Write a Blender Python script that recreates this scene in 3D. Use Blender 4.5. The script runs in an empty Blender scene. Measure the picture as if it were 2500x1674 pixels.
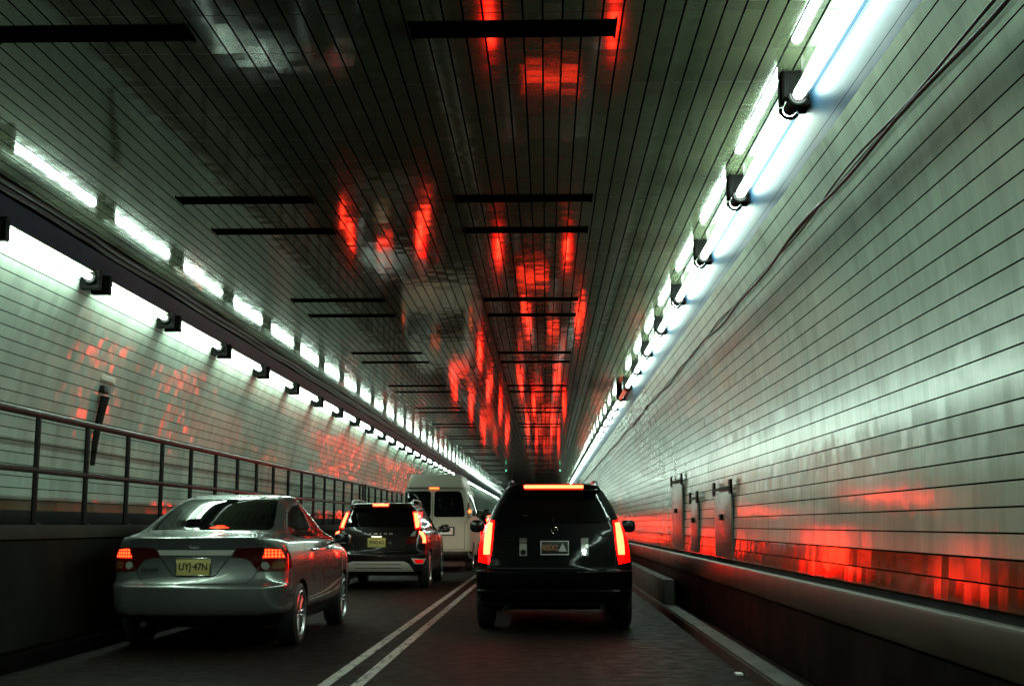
import bpy, bmesh, math, random
import numpy as np
from mathutils import Vector, Matrix
from mathutils.bvhtree import BVHTree
from mathutils.geometry import delaunay_2d_cdt

random.seed(7)
R = math.radians
S = bpy.context.scene
COL = S.collection
CAMH = 1.22

# ------------------------------------------------------------------ camera
cd = bpy.data.cameras.new("camera")
cd.sensor_width = 36.0
cd.lens = 43.2
cd.clip_start = 0.1
cd.clip_end = 600
cam = bpy.data.objects.new("camera", cd)
COL.objects.link(cam)
cam.location = (0, 0, CAMH)
cam.rotation_euler = (R(90 + 8.40), 0, R(1.587))
S.camera = cam

# ------------------------------------------------------------------ world and exposure
W = bpy.data.worlds.new("World")
S.world = W
W.use_nodes = True
W.node_tree.nodes["Background"].inputs[0].default_value = (0.01, 0.012, 0.015, 1)
W.node_tree.nodes["Background"].inputs[1].default_value = 0.05
S.view_settings.view_transform = 'Standard'
S.view_settings.look = 'None'
S.view_settings.exposure = 0.0
S.view_settings.gamma = 1.0
S.view_settings.use_curve_mapping = False
S.render.engine = 'CYCLES'
cy = S.cycles
cy.max_bounces = 7
cy.diffuse_bounces = 0
cy.glossy_bounces = 4
cy.transmission_bounces = 4
cy.sample_clamp_indirect = 6.0
cy.caustics_reflective = True
cy.use_denoising = True
cy.use_light_tree = True

# ------------------------------------------------------------------ materials
MATS = {}


def new_mat(name):
    m = bpy.data.materials.new(name)
    m.use_nodes = True
    return m, m.node_tree, m.node_tree.nodes["Principled BSDF"]


def mth(nt, op, a, b=None, c=None):
    n = nt.nodes.new("ShaderNodeMath")
    n.operation = op
    for i, v in enumerate((a, b, c)):
        if v is None:
            continue
        if isinstance(v, (int, float)):
            n.inputs[i].default_value = v
        else:
            nt.links.new(v, n.inputs[i])
    return n.outputs[0]


def vmth(nt, op, a, b=None, scale=None):
    n = nt.nodes.new("ShaderNodeVectorMath")
    n.operation = op
    for i, v in enumerate((a, b)):
        if v is None:
            continue
        if isinstance(v, tuple):
            n.inputs[i].default_value = v
        else:
            nt.links.new(v, n.inputs[i])
    if scale is not None:
        if isinstance(scale, (int, float)):
            n.inputs[3].default_value = scale
        else:
            nt.links.new(scale, n.inputs[3])
    return n.outputs[0]


def noise(nt, vec, scale, detail=3.0, rough=0.55):
    n = nt.nodes.new("ShaderNodeTexNoise")
    n.inputs["Scale"].default_value = scale
    n.inputs["Detail"].default_value = detail
    n.inputs["Roughness"].default_value = rough
    if vec is not None:
        nt.links.new(vec, n.inputs["Vector"])
    return n


def mixc(nt, fac, a, b, mode='MIX'):
    n = nt.nodes.new("ShaderNodeMix")
    n.data_type = 'RGBA'
    n.blend_type = mode
    for sock, v in ((n.inputs[0], fac), (n.inputs[6], a), (n.inputs[7], b)):
        if isinstance(v, (int, float)):
            sock.default_value = v
        elif isinstance(v, tuple):
            sock.default_value = (v[0], v[1], v[2], 1)
        else:
            nt.links.new(v, sock)
    return n.outputs[2]


def ramp(nt, fac, lo, hi, a=0.0, b=1.0):
    n = nt.nodes.new("ShaderNodeMapRange")
    n.inputs[1].default_value = lo
    n.inputs[2].default_value = hi
    n.inputs[3].default_value = a
    n.inputs[4].default_value = b
    nt.links.new(fac, n.inputs[0])
    return n.outputs[0]


def tile_mat(name, base, joint, pitch=0.117, jw=0.007, jw2=0.003, jstr2=0.5, rough=0.12, jitter=0.012,
             wave=0.01, cell_u=1.0, var=0.12, dirt=0.3, panel=0.0, spec=0.5, aniso=(1.0, 1.0, 1.0)):
    """glazed tiles in metres of the UV map: u runs along the tunnel, v across it"""
    m, nt, p = new_mat(name)
    uv = nt.nodes.new("ShaderNodeUVMap").outputs[0]
    sep = nt.nodes.new("ShaderNodeSeparateXYZ")
    nt.links.new(uv, sep.inputs[0])
    u, v = sep.outputs[0], sep.outputs[1]
    fu = mth(nt, 'DIVIDE', u, pitch)
    fv = mth(nt, 'DIVIDE', v, pitch)
    cu, cv = mth(nt, 'FLOOR', mth(nt, 'DIVIDE', fu, cell_u)), mth(nt, 'FLOOR', fv)
    du = mth(nt, 'MULTIPLY', mth(nt, 'PINGPONG', fu, 0.5), pitch)      # distance to the joint, metres
    dv = mth(nt, 'MULTIPLY', mth(nt, 'PINGPONG', fv, 0.5), pitch)
    jv = mth(nt, 'LESS_THAN', dv, jw / 2)
    ju = mth(nt, 'MULTIPLY', mth(nt, 'LESS_THAN', du, jw2 / 2), jstr2)
    j = mth(nt, 'MAXIMUM', jv, ju)
    if panel:
        dp = mth(nt, 'MULTIPLY', mth(nt, 'PINGPONG', mth(nt, 'DIVIDE', u, panel), 0.5), panel)
        j = mth(nt, 'MAXIMUM', j, mth(nt, 'MULTIPLY', mth(nt, 'LESS_THAN', dp, 0.005), 0.8))
    cell = nt.nodes.new("ShaderNodeCombineXYZ")
    nt.links.new(cu, cell.inputs[0])
    nt.links.new(cv, cell.inputs[1])
    wn = nt.nodes.new("ShaderNodeTexWhiteNoise")
    wn.noise_dimensions = '3D'
    nt.links.new(cell.outputs[0], wn.inputs["Vector"])
    pos = nt.nodes.new("ShaderNodeNewGeometry")
    dn = noise(nt, pos.outputs["Position"], 0.55, 4.0)
    mp = nt.nodes.new("ShaderNodeMapping")
    mp.inputs["Scale"].default_value = (2.2, 2.2, 0.25)
    nt.links.new(pos.outputs["Position"], mp.inputs[0])
    dn2 = noise(nt, mp.outputs[0], 2.0, 4.0)
    br = mth(nt, 'ADD', 1 - var / 2, mth(nt, 'MULTIPLY', wn.outputs["Value"], var))
    d = mth(nt, 'MULTIPLY', ramp(nt, dn.outputs["Fac"], 0.35, 0.7, 1.0, 1 - dirt),
            ramp(nt, dn2.outputs["Fac"], 0.4, 0.75, 1.0, 1 - dirt * 0.7))
    br = mth(nt, 'MULTIPLY', br, d)
    cb = mixc(nt, 1.0, base, mixc(nt, 0.0, (1, 1, 1), (1, 1, 1)), 'MULTIPLY')
    scol = vmth(nt, 'SCALE', cb, None, br)
    col = mixc(nt, j, scol, joint)
    nt.links.new(col, p.inputs["Base Color"])
    rr = mth(nt, 'ADD', mth(nt, 'MULTIPLY', j, 0.6), mth(nt, 'ADD', rough, mth(nt, 'MULTIPLY', dn.outputs["Fac"], 0.06)))
    nt.links.new(rr, p.inputs["Roughness"])
    nt.links.new(mth(nt, "MULTIPLY", mth(nt, "SUBTRACT", 1.0, j), spec), p.inputs["Specular IOR Level"])
    jit = vmth(nt, 'SCALE', vmth(nt, 'SUBTRACT', wn.outputs["Color"], (0.5, 0.5, 0.5)), None, jitter * 2)
    jit = vmth(nt, "MULTIPLY", jit, aniso)
    wv = noise(nt, pos.outputs["Position"], 14.0, 2.0)
    wav = vmth(nt, 'SCALE', vmth(nt, 'SUBTRACT', wv.outputs["Color"], (0.5, 0.5, 0.5)), None, wave * 2)
    nn = vmth(nt, 'NORMALIZE', vmth(nt, 'ADD', pos.outputs["Normal"], vmth(nt, 'ADD', jit, wav)))
    nt.links.new(nn, p.inputs["Normal"])
    MATS[name] = m
    return m


def plain(name, base, rough=0.5, metal=0.0, coat=0.0, spec=0.5, nscale=0.0, nvar=0.2, bump=0.0, emis=None, es=0.0, coatr=0.03):
    m, nt, p = new_mat(name)
    p.inputs["Base Color"].default_value = (*base, 1)
    p.inputs["Roughness"].default_value = rough
    p.inputs["Metallic"].default_value = metal
    p.inputs["Coat Weight"].default_value = coat
    p.inputs["Coat Roughness"].default_value = coatr
    p.inputs["Specular IOR Level"].default_value = spec
    if nscale:
        tc = nt.nodes.new("ShaderNodeTexCoord")
        n = noise(nt, tc.outputs["Object"], nscale, 5.0)
        lo = tuple(max(0, c * (1 - nvar)) for c in base)
        hi = tuple(min(1, c * (1 + nvar)) for c in base)
        nt.links.new(mixc(nt, ramp(nt, n.outputs["Fac"], 0.3, 0.7), lo, hi), p.inputs["Base Color"])
        nt.links.new(ramp(nt, n.outputs["Fac"], 0.3, 0.7, rough * 0.85, min(1, rough * 1.2)), p.inputs["Roughness"])
        if bump:
            b = nt.nodes.new("ShaderNodeBump")
            b.inputs["Strength"].default_value = bump
            b.inputs["Distance"].default_value = 0.01
            nt.links.new(n.outputs["Fac"], b.inputs["Height"])
            nt.links.new(b.outputs[0], p.inputs["Normal"])
    if emis:
        p.inputs["Emission Color"].default_value = (*emis, 1)
        p.inputs["Emission Strength"].default_value = es
    MATS[name] = m
    return m


def led_mat(name, base, emis, es, cell, axes=(0, 2), dark=0.15):
    """a lit lens of small round diodes on a grid (object space, metres)"""
    m, nt, p = new_mat(name)
    p.inputs["Base Color"].default_value = (*base, 1)
    p.inputs["Roughness"].default_value = 0.12
    tc = nt.nodes.new("ShaderNodeTexCoord")
    sep = nt.nodes.new("ShaderNodeSeparateXYZ")
    nt.links.new(tc.outputs["Object"], sep.inputs[0])
    a = mth(nt, 'SUBTRACT', mth(nt, 'FRACT', mth(nt, 'DIVIDE', sep.outputs[axes[0]], cell)), 0.5)
    b = mth(nt, 'SUBTRACT', mth(nt, 'FRACT', mth(nt, 'DIVIDE', sep.outputs[axes[1]], cell)), 0.5)
    d = mth(nt, 'SQRT', mth(nt, 'ADD', mth(nt, 'MULTIPLY', a, a), mth(nt, 'MULTIPLY', b, b)))
    f = ramp(nt, d, 0.12, 0.45, es, es * dark)
    p.inputs["Emission Color"].default_value = (*emis, 1)
    nt.links.new(f, p.inputs["Emission Strength"])
    MATS[name] = m
    return m


RED = (1.0, 0.031, 0.010)
TUBE = (0.74, 1.0, 0.84)
LT = 64.0

M_wall_r = tile_mat("white_glazed_tile", (0.40, 0.48, 0.38), (0.008, 0.006, 0.005), jw=0.009, jstr2=0.2, rough=0.13, jitter=0.008, wave=0.003, dirt=0.28)
M_wall_l = tile_mat("white_glazed_tile_catwalk_side", (0.42, 0.50, 0.42), (0.008, 0.006, 0.005), jw=0.009, jstr2=0.2, rough=0.05, jitter=0.016, wave=0.004)
M_yel = tile_mat("ochre_glazed_tile", (0.07, 0.032, 0.006), (0.005, 0.004, 0.003), jw=0.008, jstr2=0.1, rough=0.10, jitter=0.015)
M_blue = tile_mat("blue_glazed_tile", (0.009, 0.026, 0.050), (0.01, 0.012, 0.016), pitch=0.26, jw=0.005, jstr2=0.0, rough=0.40, jitter=0.003, wave=0.0, spec=0.06)
M_ceil = tile_mat("ceiling_tile", (0.056, 0.066, 0.040), (0.001, 0.001, 0.001), jw=0.012, jw2=0.003, jstr2=0.15, rough=0.052,
                  jitter=0.0065, wave=0.003, spec=0.5, aniso=(0.10, 1.0, 0.3), dirt=0.25, panel=0.585, var=0.2)
M_black = plain("painted_dark", (0.0008, 0.0008, 0.0008), 0.9, spec=0.0)  # darkness of the slots and corner recess put into the colour
M_trim = plain("cornice_paint", (0.45, 0.50, 0.42), 0.3)
M_asph = plain("asphalt", (0.0058, 0.0031, 0.0022), 0.7, nscale=6, nvar=0.35, bump=0.12, spec=0.05)
M_paint = plain("road_paint", (0.30, 0.28, 0.24), 0.5, nscale=9, nvar=0.35)
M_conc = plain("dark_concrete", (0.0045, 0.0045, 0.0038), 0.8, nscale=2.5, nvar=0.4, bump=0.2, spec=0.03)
M_kerb = plain("kerb_concrete", (0.022, 0.019, 0.013), 0.75, nscale=3, nvar=0.35, bump=0.2)
M_kerbf = plain("kerb_face_dark_red", (0.02, 0.009, 0.006), 0.7, nscale=3, nvar=0.35)  # kerb face darker and redder than the kerb top
M_beam = plain("painted_beam", (0.026, 0.018, 0.008), 0.45, nscale=2, nvar=0.3, bump=0.1, spec=0.35)
M_rail = plain("rail_paint", (0.012, 0.006, 0.004), 0.4, nscale=8, nvar=0.3, spec=0.2)
M_slab = plain("walkway_concrete", (0.05, 0.045, 0.035), 0.7, nscale=1.5, nvar=0.4, spec=0.1)
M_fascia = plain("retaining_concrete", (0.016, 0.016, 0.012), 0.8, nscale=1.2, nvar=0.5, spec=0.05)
M_cable = plain("cable_rubber", (0.006, 0.005, 0.004), 0.5, spec=0.15)
M_tube = plain("tube_glow", (0.8, 0.8, 0.8), 0.3, emis=TUBE, es=LT)
M_tube.cycles.emission_sampling = 'FRONT'
M_fix = plain("lamp_fixture", (0.004, 0.004, 0.0035), 0.6, nscale=10, spec=0.1)
M_fixl = plain("lamp_rail", (0.30, 0.33, 0.20), 0.35, nscale=10)
M_steel = plain("galvanised_panel", (0.13, 0.11, 0.085), 0.3, metal=0.1, nscale=5, nvar=0.3)
M_dead = plain("dead_tube_added_glow", (0.35, 0.08, 0.04), 0.3, emis=(1, 0.15, 0.05), es=0.5)  # burned-out tube; the orange it reflects is put in as weak emission
M_green = plain("green_signal", (0.0, 0.3, 0.1), 0.3, emis=(0.15, 1.0, 0.45), es=2)

M_silver = plain("silver_paint", (0.27, 0.29, 0.27), 0.26, metal=0.8, coat=0.9)
M_blackp = plain("black_paint", (0.002, 0.002, 0.002), 0.4, coat=0.16, spec=0.05, coatr=0.05)
M_brown = plain("dark_brown_paint", (0.008, 0.005, 0.004), 0.35, metal=0.2, coat=0.25, spec=0.1)
M_cream = plain("cream_paint", (0.33, 0.30, 0.24), 0.45, coat=0.0, spec=0.2)
M_glass = plain("tinted_glass", (0.002, 0.0025, 0.0025), 0.03, spec=0.3)
M_glass2 = plain("tinted_side_glass", (0.012, 0.013, 0.014), 0.04, spec=0.6)
M_plas = plain("black_plastic", (0.012, 0.012, 0.012), 0.5)
M_tyre = plain("tyre_rubber", (0.008, 0.008, 0.008), 0.7)
M_rim = plain("alloy", (0.45, 0.46, 0.46), 0.28, metal=0.9)
M_chrome = plain("chrome", (0.75, 0.75, 0.72), 0.08, metal=1.0)
M_satin = plain("satin_silver", (0.68, 0.66, 0.58), 0.3, metal=0.25)
M_lens = plain("red_lens", (0.10, 0.004, 0.003), 0.08, coat=1.0)
M_lensd = plain("dark_red_lens", (0.05, 0.003, 0.002), 0.1, coat=1.0)
M_clear = plain("clear_lens", (0.30, 0.29, 0.25), 0.12, coat=0.5)
M_amber = plain("amber_lens", (0.16, 0.06, 0.02), 0.12, coat=1.0)
M_brake = plain("brake_glow", (0.3, 0.01, 0.01), 0.2, emis=RED, es=31)
M_brake2 = plain("brake_glow_soft", (0.3, 0.01, 0.01), 0.2, emis=RED, es=30)
M_halo = plain("lit_red_lens", (0.25, 0.004, 0.003), 0.15, emis=(1, 0.0, 0.0), es=18)
M_refl = plain("self_lit_reflector", (0.25, 0.004, 0.003), 0.15, emis=(1, 0.0, 0.0), es=0.6)  # reflector is no lamp; its red shine is added as emission
M_halo.cycles.emission_sampling = 'FRONT'
M_brake.cycles.emission_sampling = 'FRONT'
M_brake2.cycles.emission_sampling = 'FRONT'
M_led = led_mat("brake_diodes", (0.3, 0.01, 0.01), (1.0, 0.03, 0.006), 16.0, 0.030, dark=0.07)
M_ledbar = led_mat("brake_diode_bar", (0.3, 0.01, 0.01), RED, 55.0, 0.016, dark=0.4)
M_dim = plain("tail_glow_dim", (0.3, 0.02, 0.01), 0.2, emis=(1.0, 0.12, 0.02), es=5)
M_plate = plain("plate_buff", (0.62, 0.52, 0.16), 0.4, nscale=12, nvar=0.12)
M_plated = plain("plate_black", (0.012, 0.012, 0.012), 0.4)
M_platew = plain("plate_white", (0.55, 0.55, 0.56), 0.4, nscale=20, nvar=0.3)
M_ink = plain("plate_ink", (0.012, 0.012, 0.010), 0.5)
M_inkr = plain("plate_orange_ink", (0.5, 0.22, 0.08), 0.5)
M_inkw = plain("plate_white_ink", (0.55, 0.55, 0.5), 0.5)
M_badge = plain("badge_grey", (0.06, 0.06, 0.06), 0.15, metal=0.9)
M_head = plain("headlight_glow", (0.8, 0.8, 0.8), 0.2, emis=(1.0, 0.85, 0.6), es=10)
M_pl = plain("plate_lamp_glow", (0.8, 0.8, 0.7), 0.3, emis=(1.0, 0.88, 0.55), es=3)
M_litter = plain("white_scrap", (0.7, 0.7, 0.65), 0.6)
M_rust = plain("sign_plate_paint", (0.35, 0.30, 0.24), 0.5, nscale=12, nvar=0.3)


def wear(m, worn, stretch, lo, hi, scale=3.0):
    """worn-through places with their own ragged shape"""
    nt = m.node_tree
    p = nt.nodes["Principled BSDF"]
    src = p.inputs["Base Color"].links[0].from_socket
    g = nt.nodes.new("ShaderNodeNewGeometry")
    mp = nt.nodes.new("ShaderNodeMapping")
    mp.inputs["Scale"].default_value = stretch
    nt.links.new(g.outputs["Position"], mp.inputs[0])
    n = noise(nt, mp.outputs[0], scale, 7.0, 0.7)
    nt.links.new(mixc(nt, ramp(nt, n.outputs["Fac"], lo, hi), src, worn), p.inputs["Base Color"])


wear(M_paint, (0.012, 0.011, 0.010), (4.0, 0.8, 1.0), 0.50, 0.60, 4.0)
wear(M_asph, (0.0085, 0.0052, 0.0038), (1.6, 0.12, 1.0), 0.48, 0.66, 2.0)
wear(M_beam, (0.010, 0.009, 0.008), (1.0, 0.7, 5.0), 0.50, 0.66, 2.0)
wear(M_fascia, (0.022, 0.020, 0.014), (1.0, 0.5, 0.25), 0.50, 0.70, 3.0)


# ------------------------------------------------------------------ object helpers
def tag(o, label=None, cat=None, group=None, kind=None):
    if label: o["label"] = label
    if cat: o["category"] = cat
    if group: o["group"] = group
    if kind: o["kind"] = kind
    return o


def empty(name, loc=(0, 0, 0), rz=0.0, parent=None):
    o = bpy.data.objects.new(name, None)
    o.empty_display_size = 0.2
    COL.objects.link(o)
    o.location = loc
    o.rotation_euler = (0, 0, rz)
    if parent: o.parent = parent
    return o


def mesh_obj(name, verts, faces, mats, parent=None, smooth=True, midx=None, uvs=None, angle=None):
    me = bpy.data.meshes.new(name)
    me.from_pydata([tuple(v) for v in verts], [], faces)
    for m in (mats if isinstance(mats, (list, tuple)) else [mats]):
        me.materials.append(m)
    if midx is not None:
        me.polygons.foreach_set("material_index", midx)
    if uvs is not None:
        l = me.uv_layers.new(name="UVMap")
        for lp in me.loops:
            l.data[lp.index].uv = uvs[lp.vertex_index]
    if smooth:
        me.polygons.foreach_set("use_smooth", [True] * len(me.polygons))
    me.update()
    if angle:
        me.set_sharp_from_angle(angle=R(angle))
    o = bpy.data.objects.new(name, me)
    COL.objects.link(o)
    if parent: o.parent = parent
    return o


def bm_obj(name, bm, mat, parent=None, smooth=True, angle=35):
    bmesh.ops.recalc_face_normals(bm, faces=bm.faces)
    me = bpy.data.meshes.new(name)
    bm.to_mesh(me)
    bm.free()
    for m in (mat if isinstance(mat, (list, tuple)) else [mat]):
        me.materials.append(m)
    if smooth:
        me.polygons.foreach_set("use_smooth", [True] * len(me.polygons))
        me.set_sharp_from_angle(angle=R(angle))
    o = bpy.data.objects.new(name, me)
    COL.objects.link(o)
    if parent: o.parent = parent
    return o


def add_box(bm, x0, x1, y0, y1, z0, z1, bev=0.0, mi=0):
    r = bmesh.ops.create_cube(bm, size=1.0)
    vs = r["verts"]
    for v in vs:
        v.co = Vector(((x0 + x1) / 2 + v.co.x * (x1 - x0), (y0 + y1) / 2 + v.co.y * (y1 - y0), (z0 + z1) / 2 + v.co.z * (z1 - z0)))
    fs = set(f for v in vs for f in v.link_faces)
    for f in fs: f.material_index = mi
    if bev:
        es = list(set(e for v in vs for e in v.link_edges))
        bmesh.ops.bevel(bm, geom=es, offset=bev, segments=2, profile=0.6, affect='EDGES')


def add_tube(bm, pts, r, n=8, cap=True, mi=0):
    """pipe of radius r (or one per point) along points"""
    pts = [Vector(p) for p in pts]
    rows = []
    for i, p in enumerate(pts):
        t = (pts[min(i + 1, len(pts) - 1)] - pts[max(i - 1, 0)]).normalized()
        a = Vector((0, 0, 1)) if abs(t.z) < 0.9 else Vector((1, 0, 0))
        s = t.cross(a).normalized()
        q = s.cross(t).normalized()
        rr = r[i] if isinstance(r, (list, tuple)) else r
        rows.append([bm.verts.new(p + (s * math.cos(k * 2 * math.pi / n) + q * math.sin(k * 2 * math.pi / n)) * rr) for k in range(n)])
    for a, b in zip(rows, rows[1:]):
        for k in range(n):
            f = bm.faces.new((a[k], a[(k + 1) % n], b[(k + 1) % n], b[k]))
            f.material_index = mi
    if cap:
        bm.faces.new(rows[0]).material_index = mi
        bm.faces.new(rows[-1][::-1]).material_index = mi


def box_obj(name, dims, mat, parent=None, bev=0.0):
    bm = bmesh.new()
    add_box(bm, *dims, bev=bev)
    return bm_obj(name, bm, mat, parent)


def text_obj(name, txt, size, mat, parent, loc, width=None, depth=0.002, space=1.0, rz=0.0, bold=0.0):
    """lettering standing in the xz plane and facing -y"""
    cu = bpy.data.curves.new(name, 'FONT')
    cu.body = txt
    cu.size = size
    cu.align_x = 'CENTER'
    cu.align_y = 'CENTER'
    cu.extrude = depth
    cu.offset = bold
    cu.space_character = space
    tmp = bpy.data.objects.new("tmp_text", cu)
    COL.objects.link(tmp)
    dg = bpy.context.evaluated_depsgraph_get()
    me = bpy.data.meshes.new_from_object(tmp.evaluated_get(dg))
    bpy.data.objects.remove(tmp)
    me.name = name
    xs = [v.co.x for v in me.vertices]
    sx = (width / (max(xs) - min(xs))) if width else 1.0
    me.transform(Matrix.Rotation(rz, 4, 'Z') @ Matrix.Rotation(R(90), 4, 'X') @ Matrix.Diagonal((sx, 1, 1, 1)))
    me.materials.clear()
    me.materials.append(mat)
    o = bpy.data.objects.new(name, me)
    COL.objects.link(o)
    o.parent = parent
    o.location = loc
    return o


# ------------------------------------------------------------------ the tunnel
Y0, Y1 = -22.0, 175.0
HC = CAMH + 2.95


def strip(name, prof, mat, parent=None, v0=0.0, ys=None, smooth=True):
    """profile (x, z) extruded along the tunnel with a metre UV map"""
    if ys is None:
        ys = [Y0] + [i * 8.0 for i in range(-2, 21)] + [Y1]
    vs, fs, uv = [], [], []
    acc = [v0]
    for a, b in zip(prof, prof[1:]):
        acc.append(acc[-1] + math.hypot(b[0] - a[0], b[1] - a[1]))
    n = len(prof)
    for y in ys:
        for (x, z), s in zip(prof, acc):
            vs.append((x, y, z))
            uv.append((y + 40.0, s))
    for i in range(len(ys) - 1):
        for j in range(n - 1):
            fs.append((i * n + j, i * n + j + 1, (i + 1) * n + j + 1, (i + 1) * n + j))
    o = mesh_obj(name, vs, fs, mat, parent, smooth, uvs=uv)
    return o


def flip(o):
    o.data.flip_normals()
    return o


def smooth_prof(pts, sub=6):
    """Catmull-Rom through the profile"""
    P = [pts[0]] + list(pts) + [pts[-1]]
    out = []
    for i in range(1, len(P) - 2):
        p0, p1, p2, p3 = (np.array(P[k], float) for k in (i - 1, i, i + 1, i + 2))
        for s in range(sub):
            t = s / sub
            out.append(tuple(0.5 * (2 * p1 + (p2 - p0) * t + (2 * p0 - 5 * p1 + 4 * p2 - p3) * t * t + (3 * p1 - p0 - 3 * p2 + p3) * t ** 3)))
    out.append(tuple(pts[-1]))
    return out


H = CAMH
# road and markings
o = strip("road", [(-4.62, 0.0), (1.95, 0.0)], M_asph, smooth=False)
flip(o) if o.data.polygons[0].normal.z < 0 else None
tag(o, kind="structure")
bm = bmesh.new()
for xa in (-1.71, -1.455):
    ys = [Y0 + 3 * i for i in range(int((Y1 - Y0) / 3))]
    row = [(bm.verts.new((xa - 0.048, y, 0.004)), bm.verts.new((xa + 0.048, y, 0.004))) for y in ys]
    for a, b in zip(row, row[1:]):
        bm.faces.new((a[0], a[1], b[1], b[0]))
o = bm_obj("road_marking", bm, M_paint, smooth=False)
tag(o, "double solid white line painted between the two lanes", "road marking", kind="structure")

# ceiling with its vent slots as parts
o = strip("ceiling", [(-4.66, HC), (1.72, HC)], M_ceil, smooth=False, v0=0.03)
if o.data.polygons[0].normal.z > 0: flip(o)
ceiling = tag(o, "low glossy dark tiled tunnel ceiling with long joints and slots, reflecting brake lights", "ceiling", kind="structure")
pairs = []
for k in range(-3, 14):
    pairs += [5.82 + 5.1 * k, 5.82 + 1.22 + 5.1 * k]
for y in pairs:
    for xa, xb in ((-3.36, -2.16), (-0.80, 0.42)):
        bm = bmesh.new()
        add_box(bm, xa, xb, y - 0.12, y + 0.12, HC - 0.006, HC + 0.02)  # slot has no opening; its dark is black colour on a solid box
        add_box(bm, xa - 0.012, xa, y - 0.13, y + 0.13, HC - 0.012, HC + 0.02)
        add_box(bm, xb, xb + 0.012, y - 0.13, y + 0.13, HC - 0.012, HC + 0.02)
        bm_obj("vent_slot", bm, M_black, ceiling, smooth=False)

# right wall
rw = empty("tunnel_wall", (2.05, 0, 0))
tag(rw, "pale tiled wall above the guard beam, streaked with red reflections", "wall")
for_prof = smooth_prof([(2.062, H - 0.155), (2.075, H + 0.2), (2.08, H + 0.5), (2.065, H + 0.95), (2.03, H + 1.4), (1.965, H + 1.85), (1.88, H + 2.2), (1.795, H + 2.46)], 5)


def wall_strip(name, prof, mat, parent, v0=0.0, side=1):
    o = strip(name, prof, mat, None, v0)
    n = o.data.polygons[0].normal
    if n.x * side > 0: flip(o)
    o.parent = parent
    o.matrix_parent_inverse = Matrix.Translation(parent.location).inverted()
    return o


wall_strip("tile_face", for_prof, M_wall_r, rw, v0=0.0, side=1)
wall_strip("ochre_band", [(2.045, H - 0.39), (2.062, H - 0.155)], M_yel, rw, v0=-0.234, side=1)
wall_strip("blue_band", [(1.795, H + 2.46), (1.725, H + 2.80)], M_blue, rw, v0=-0.06, side=1)
wall_strip("pale_cornice", [(1.725, H + 2.80), (1.70, HC)], M_trim, rw, v0=0.0, side=1)
wall_strip("dark_footing", [(1.845, H - 1.085), (1.845, H - 0.43), (2.046, H - 0.43), (2.046, H - 0.39)], M_conc, rw, side=1)

# left wall
lw = empty("tunnel_wall", (-5.3, 0, 0))
tag(lw, "pale tiled wall behind the black handrail, lit by the lamp row above", "wall")
lp = smooth_prof([(-5.32, H + 0.25), (-5.32, H + 0.6), (-5.29, H + 1.0), (-5.22, H + 1.4), (-5.12, H + 1.8), (-5.0, H + 2.15), (-4.9, H + 2.42), (-4.83, H + 2.62)], 5)
wall_strip("tile_face", lp, M_wall_l, lw, v0=0.0, side=-1)
wall_strip("ochre_band", [(-5.315, H + 0.145), (-5.32, H + 0.25)], M_yel, lw, v0=-0.105, side=-1)
wall_strip("dark_footing", [(-5.30, H - 0.01), (-5.30, H + 0.14), (-5.315, H + 0.145)], M_conc, lw, side=-1)
wall_strip("blue_band", [(-4.83, H + 2.62), (-4.72, H + 2.84)], M_blue, lw, v0=0.0, side=-1)
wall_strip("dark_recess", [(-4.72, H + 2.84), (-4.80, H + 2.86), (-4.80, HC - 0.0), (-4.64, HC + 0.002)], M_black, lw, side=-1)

# catwalk under the left wall
cw = box_obj("catwalk", (-5.32, -4.62, Y0, Y1, H - 0.13, H - 0.0), M_slab, bev=0.012)
tag(cw, "raised dark walkway slab carrying the black handrail", "catwalk")
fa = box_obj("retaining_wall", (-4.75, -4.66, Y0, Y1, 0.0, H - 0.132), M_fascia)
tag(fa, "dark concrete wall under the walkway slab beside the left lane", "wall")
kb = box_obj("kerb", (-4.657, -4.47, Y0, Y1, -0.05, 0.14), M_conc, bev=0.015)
tag(kb, kind="structure")
# right kerb and plinth
kb = box_obj("kerb", (1.61, 1.843, Y0, Y1, -0.05, 0.13), [M_kerb], bev=0.015)
tag(kb, kind="structure")
kf = box_obj("kerb_face", (1.604, 1.609, Y0, Y1, 0.0, 0.105), M_kerbf, kb)
pl = box_obj("plinth", (1.62, 1.80, 17.3, Y1, 0.132, H - 0.75), M_kerb, bev=0.01)
tag(pl, "long grey concrete block standing on the kerb past the black car", "plinth")
gb = box_obj("guard_beam", (1.75, 1.83, Y0, Y1, H - 0.59, H - 0.385), M_beam, bev=0.022)
tag(gb, "heavy dull ochre guard beam running along the foot of the wall", "guard beam")
lit = bmesh.new()
add_box(lit, 1.545, 1.60, 10.35, 10.47, 0.004, 0.02, bev=0.004)
tag(bm_obj("scrap", lit, M_litter), "small white scrap lying on the road by the kerb", "scrap")


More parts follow.
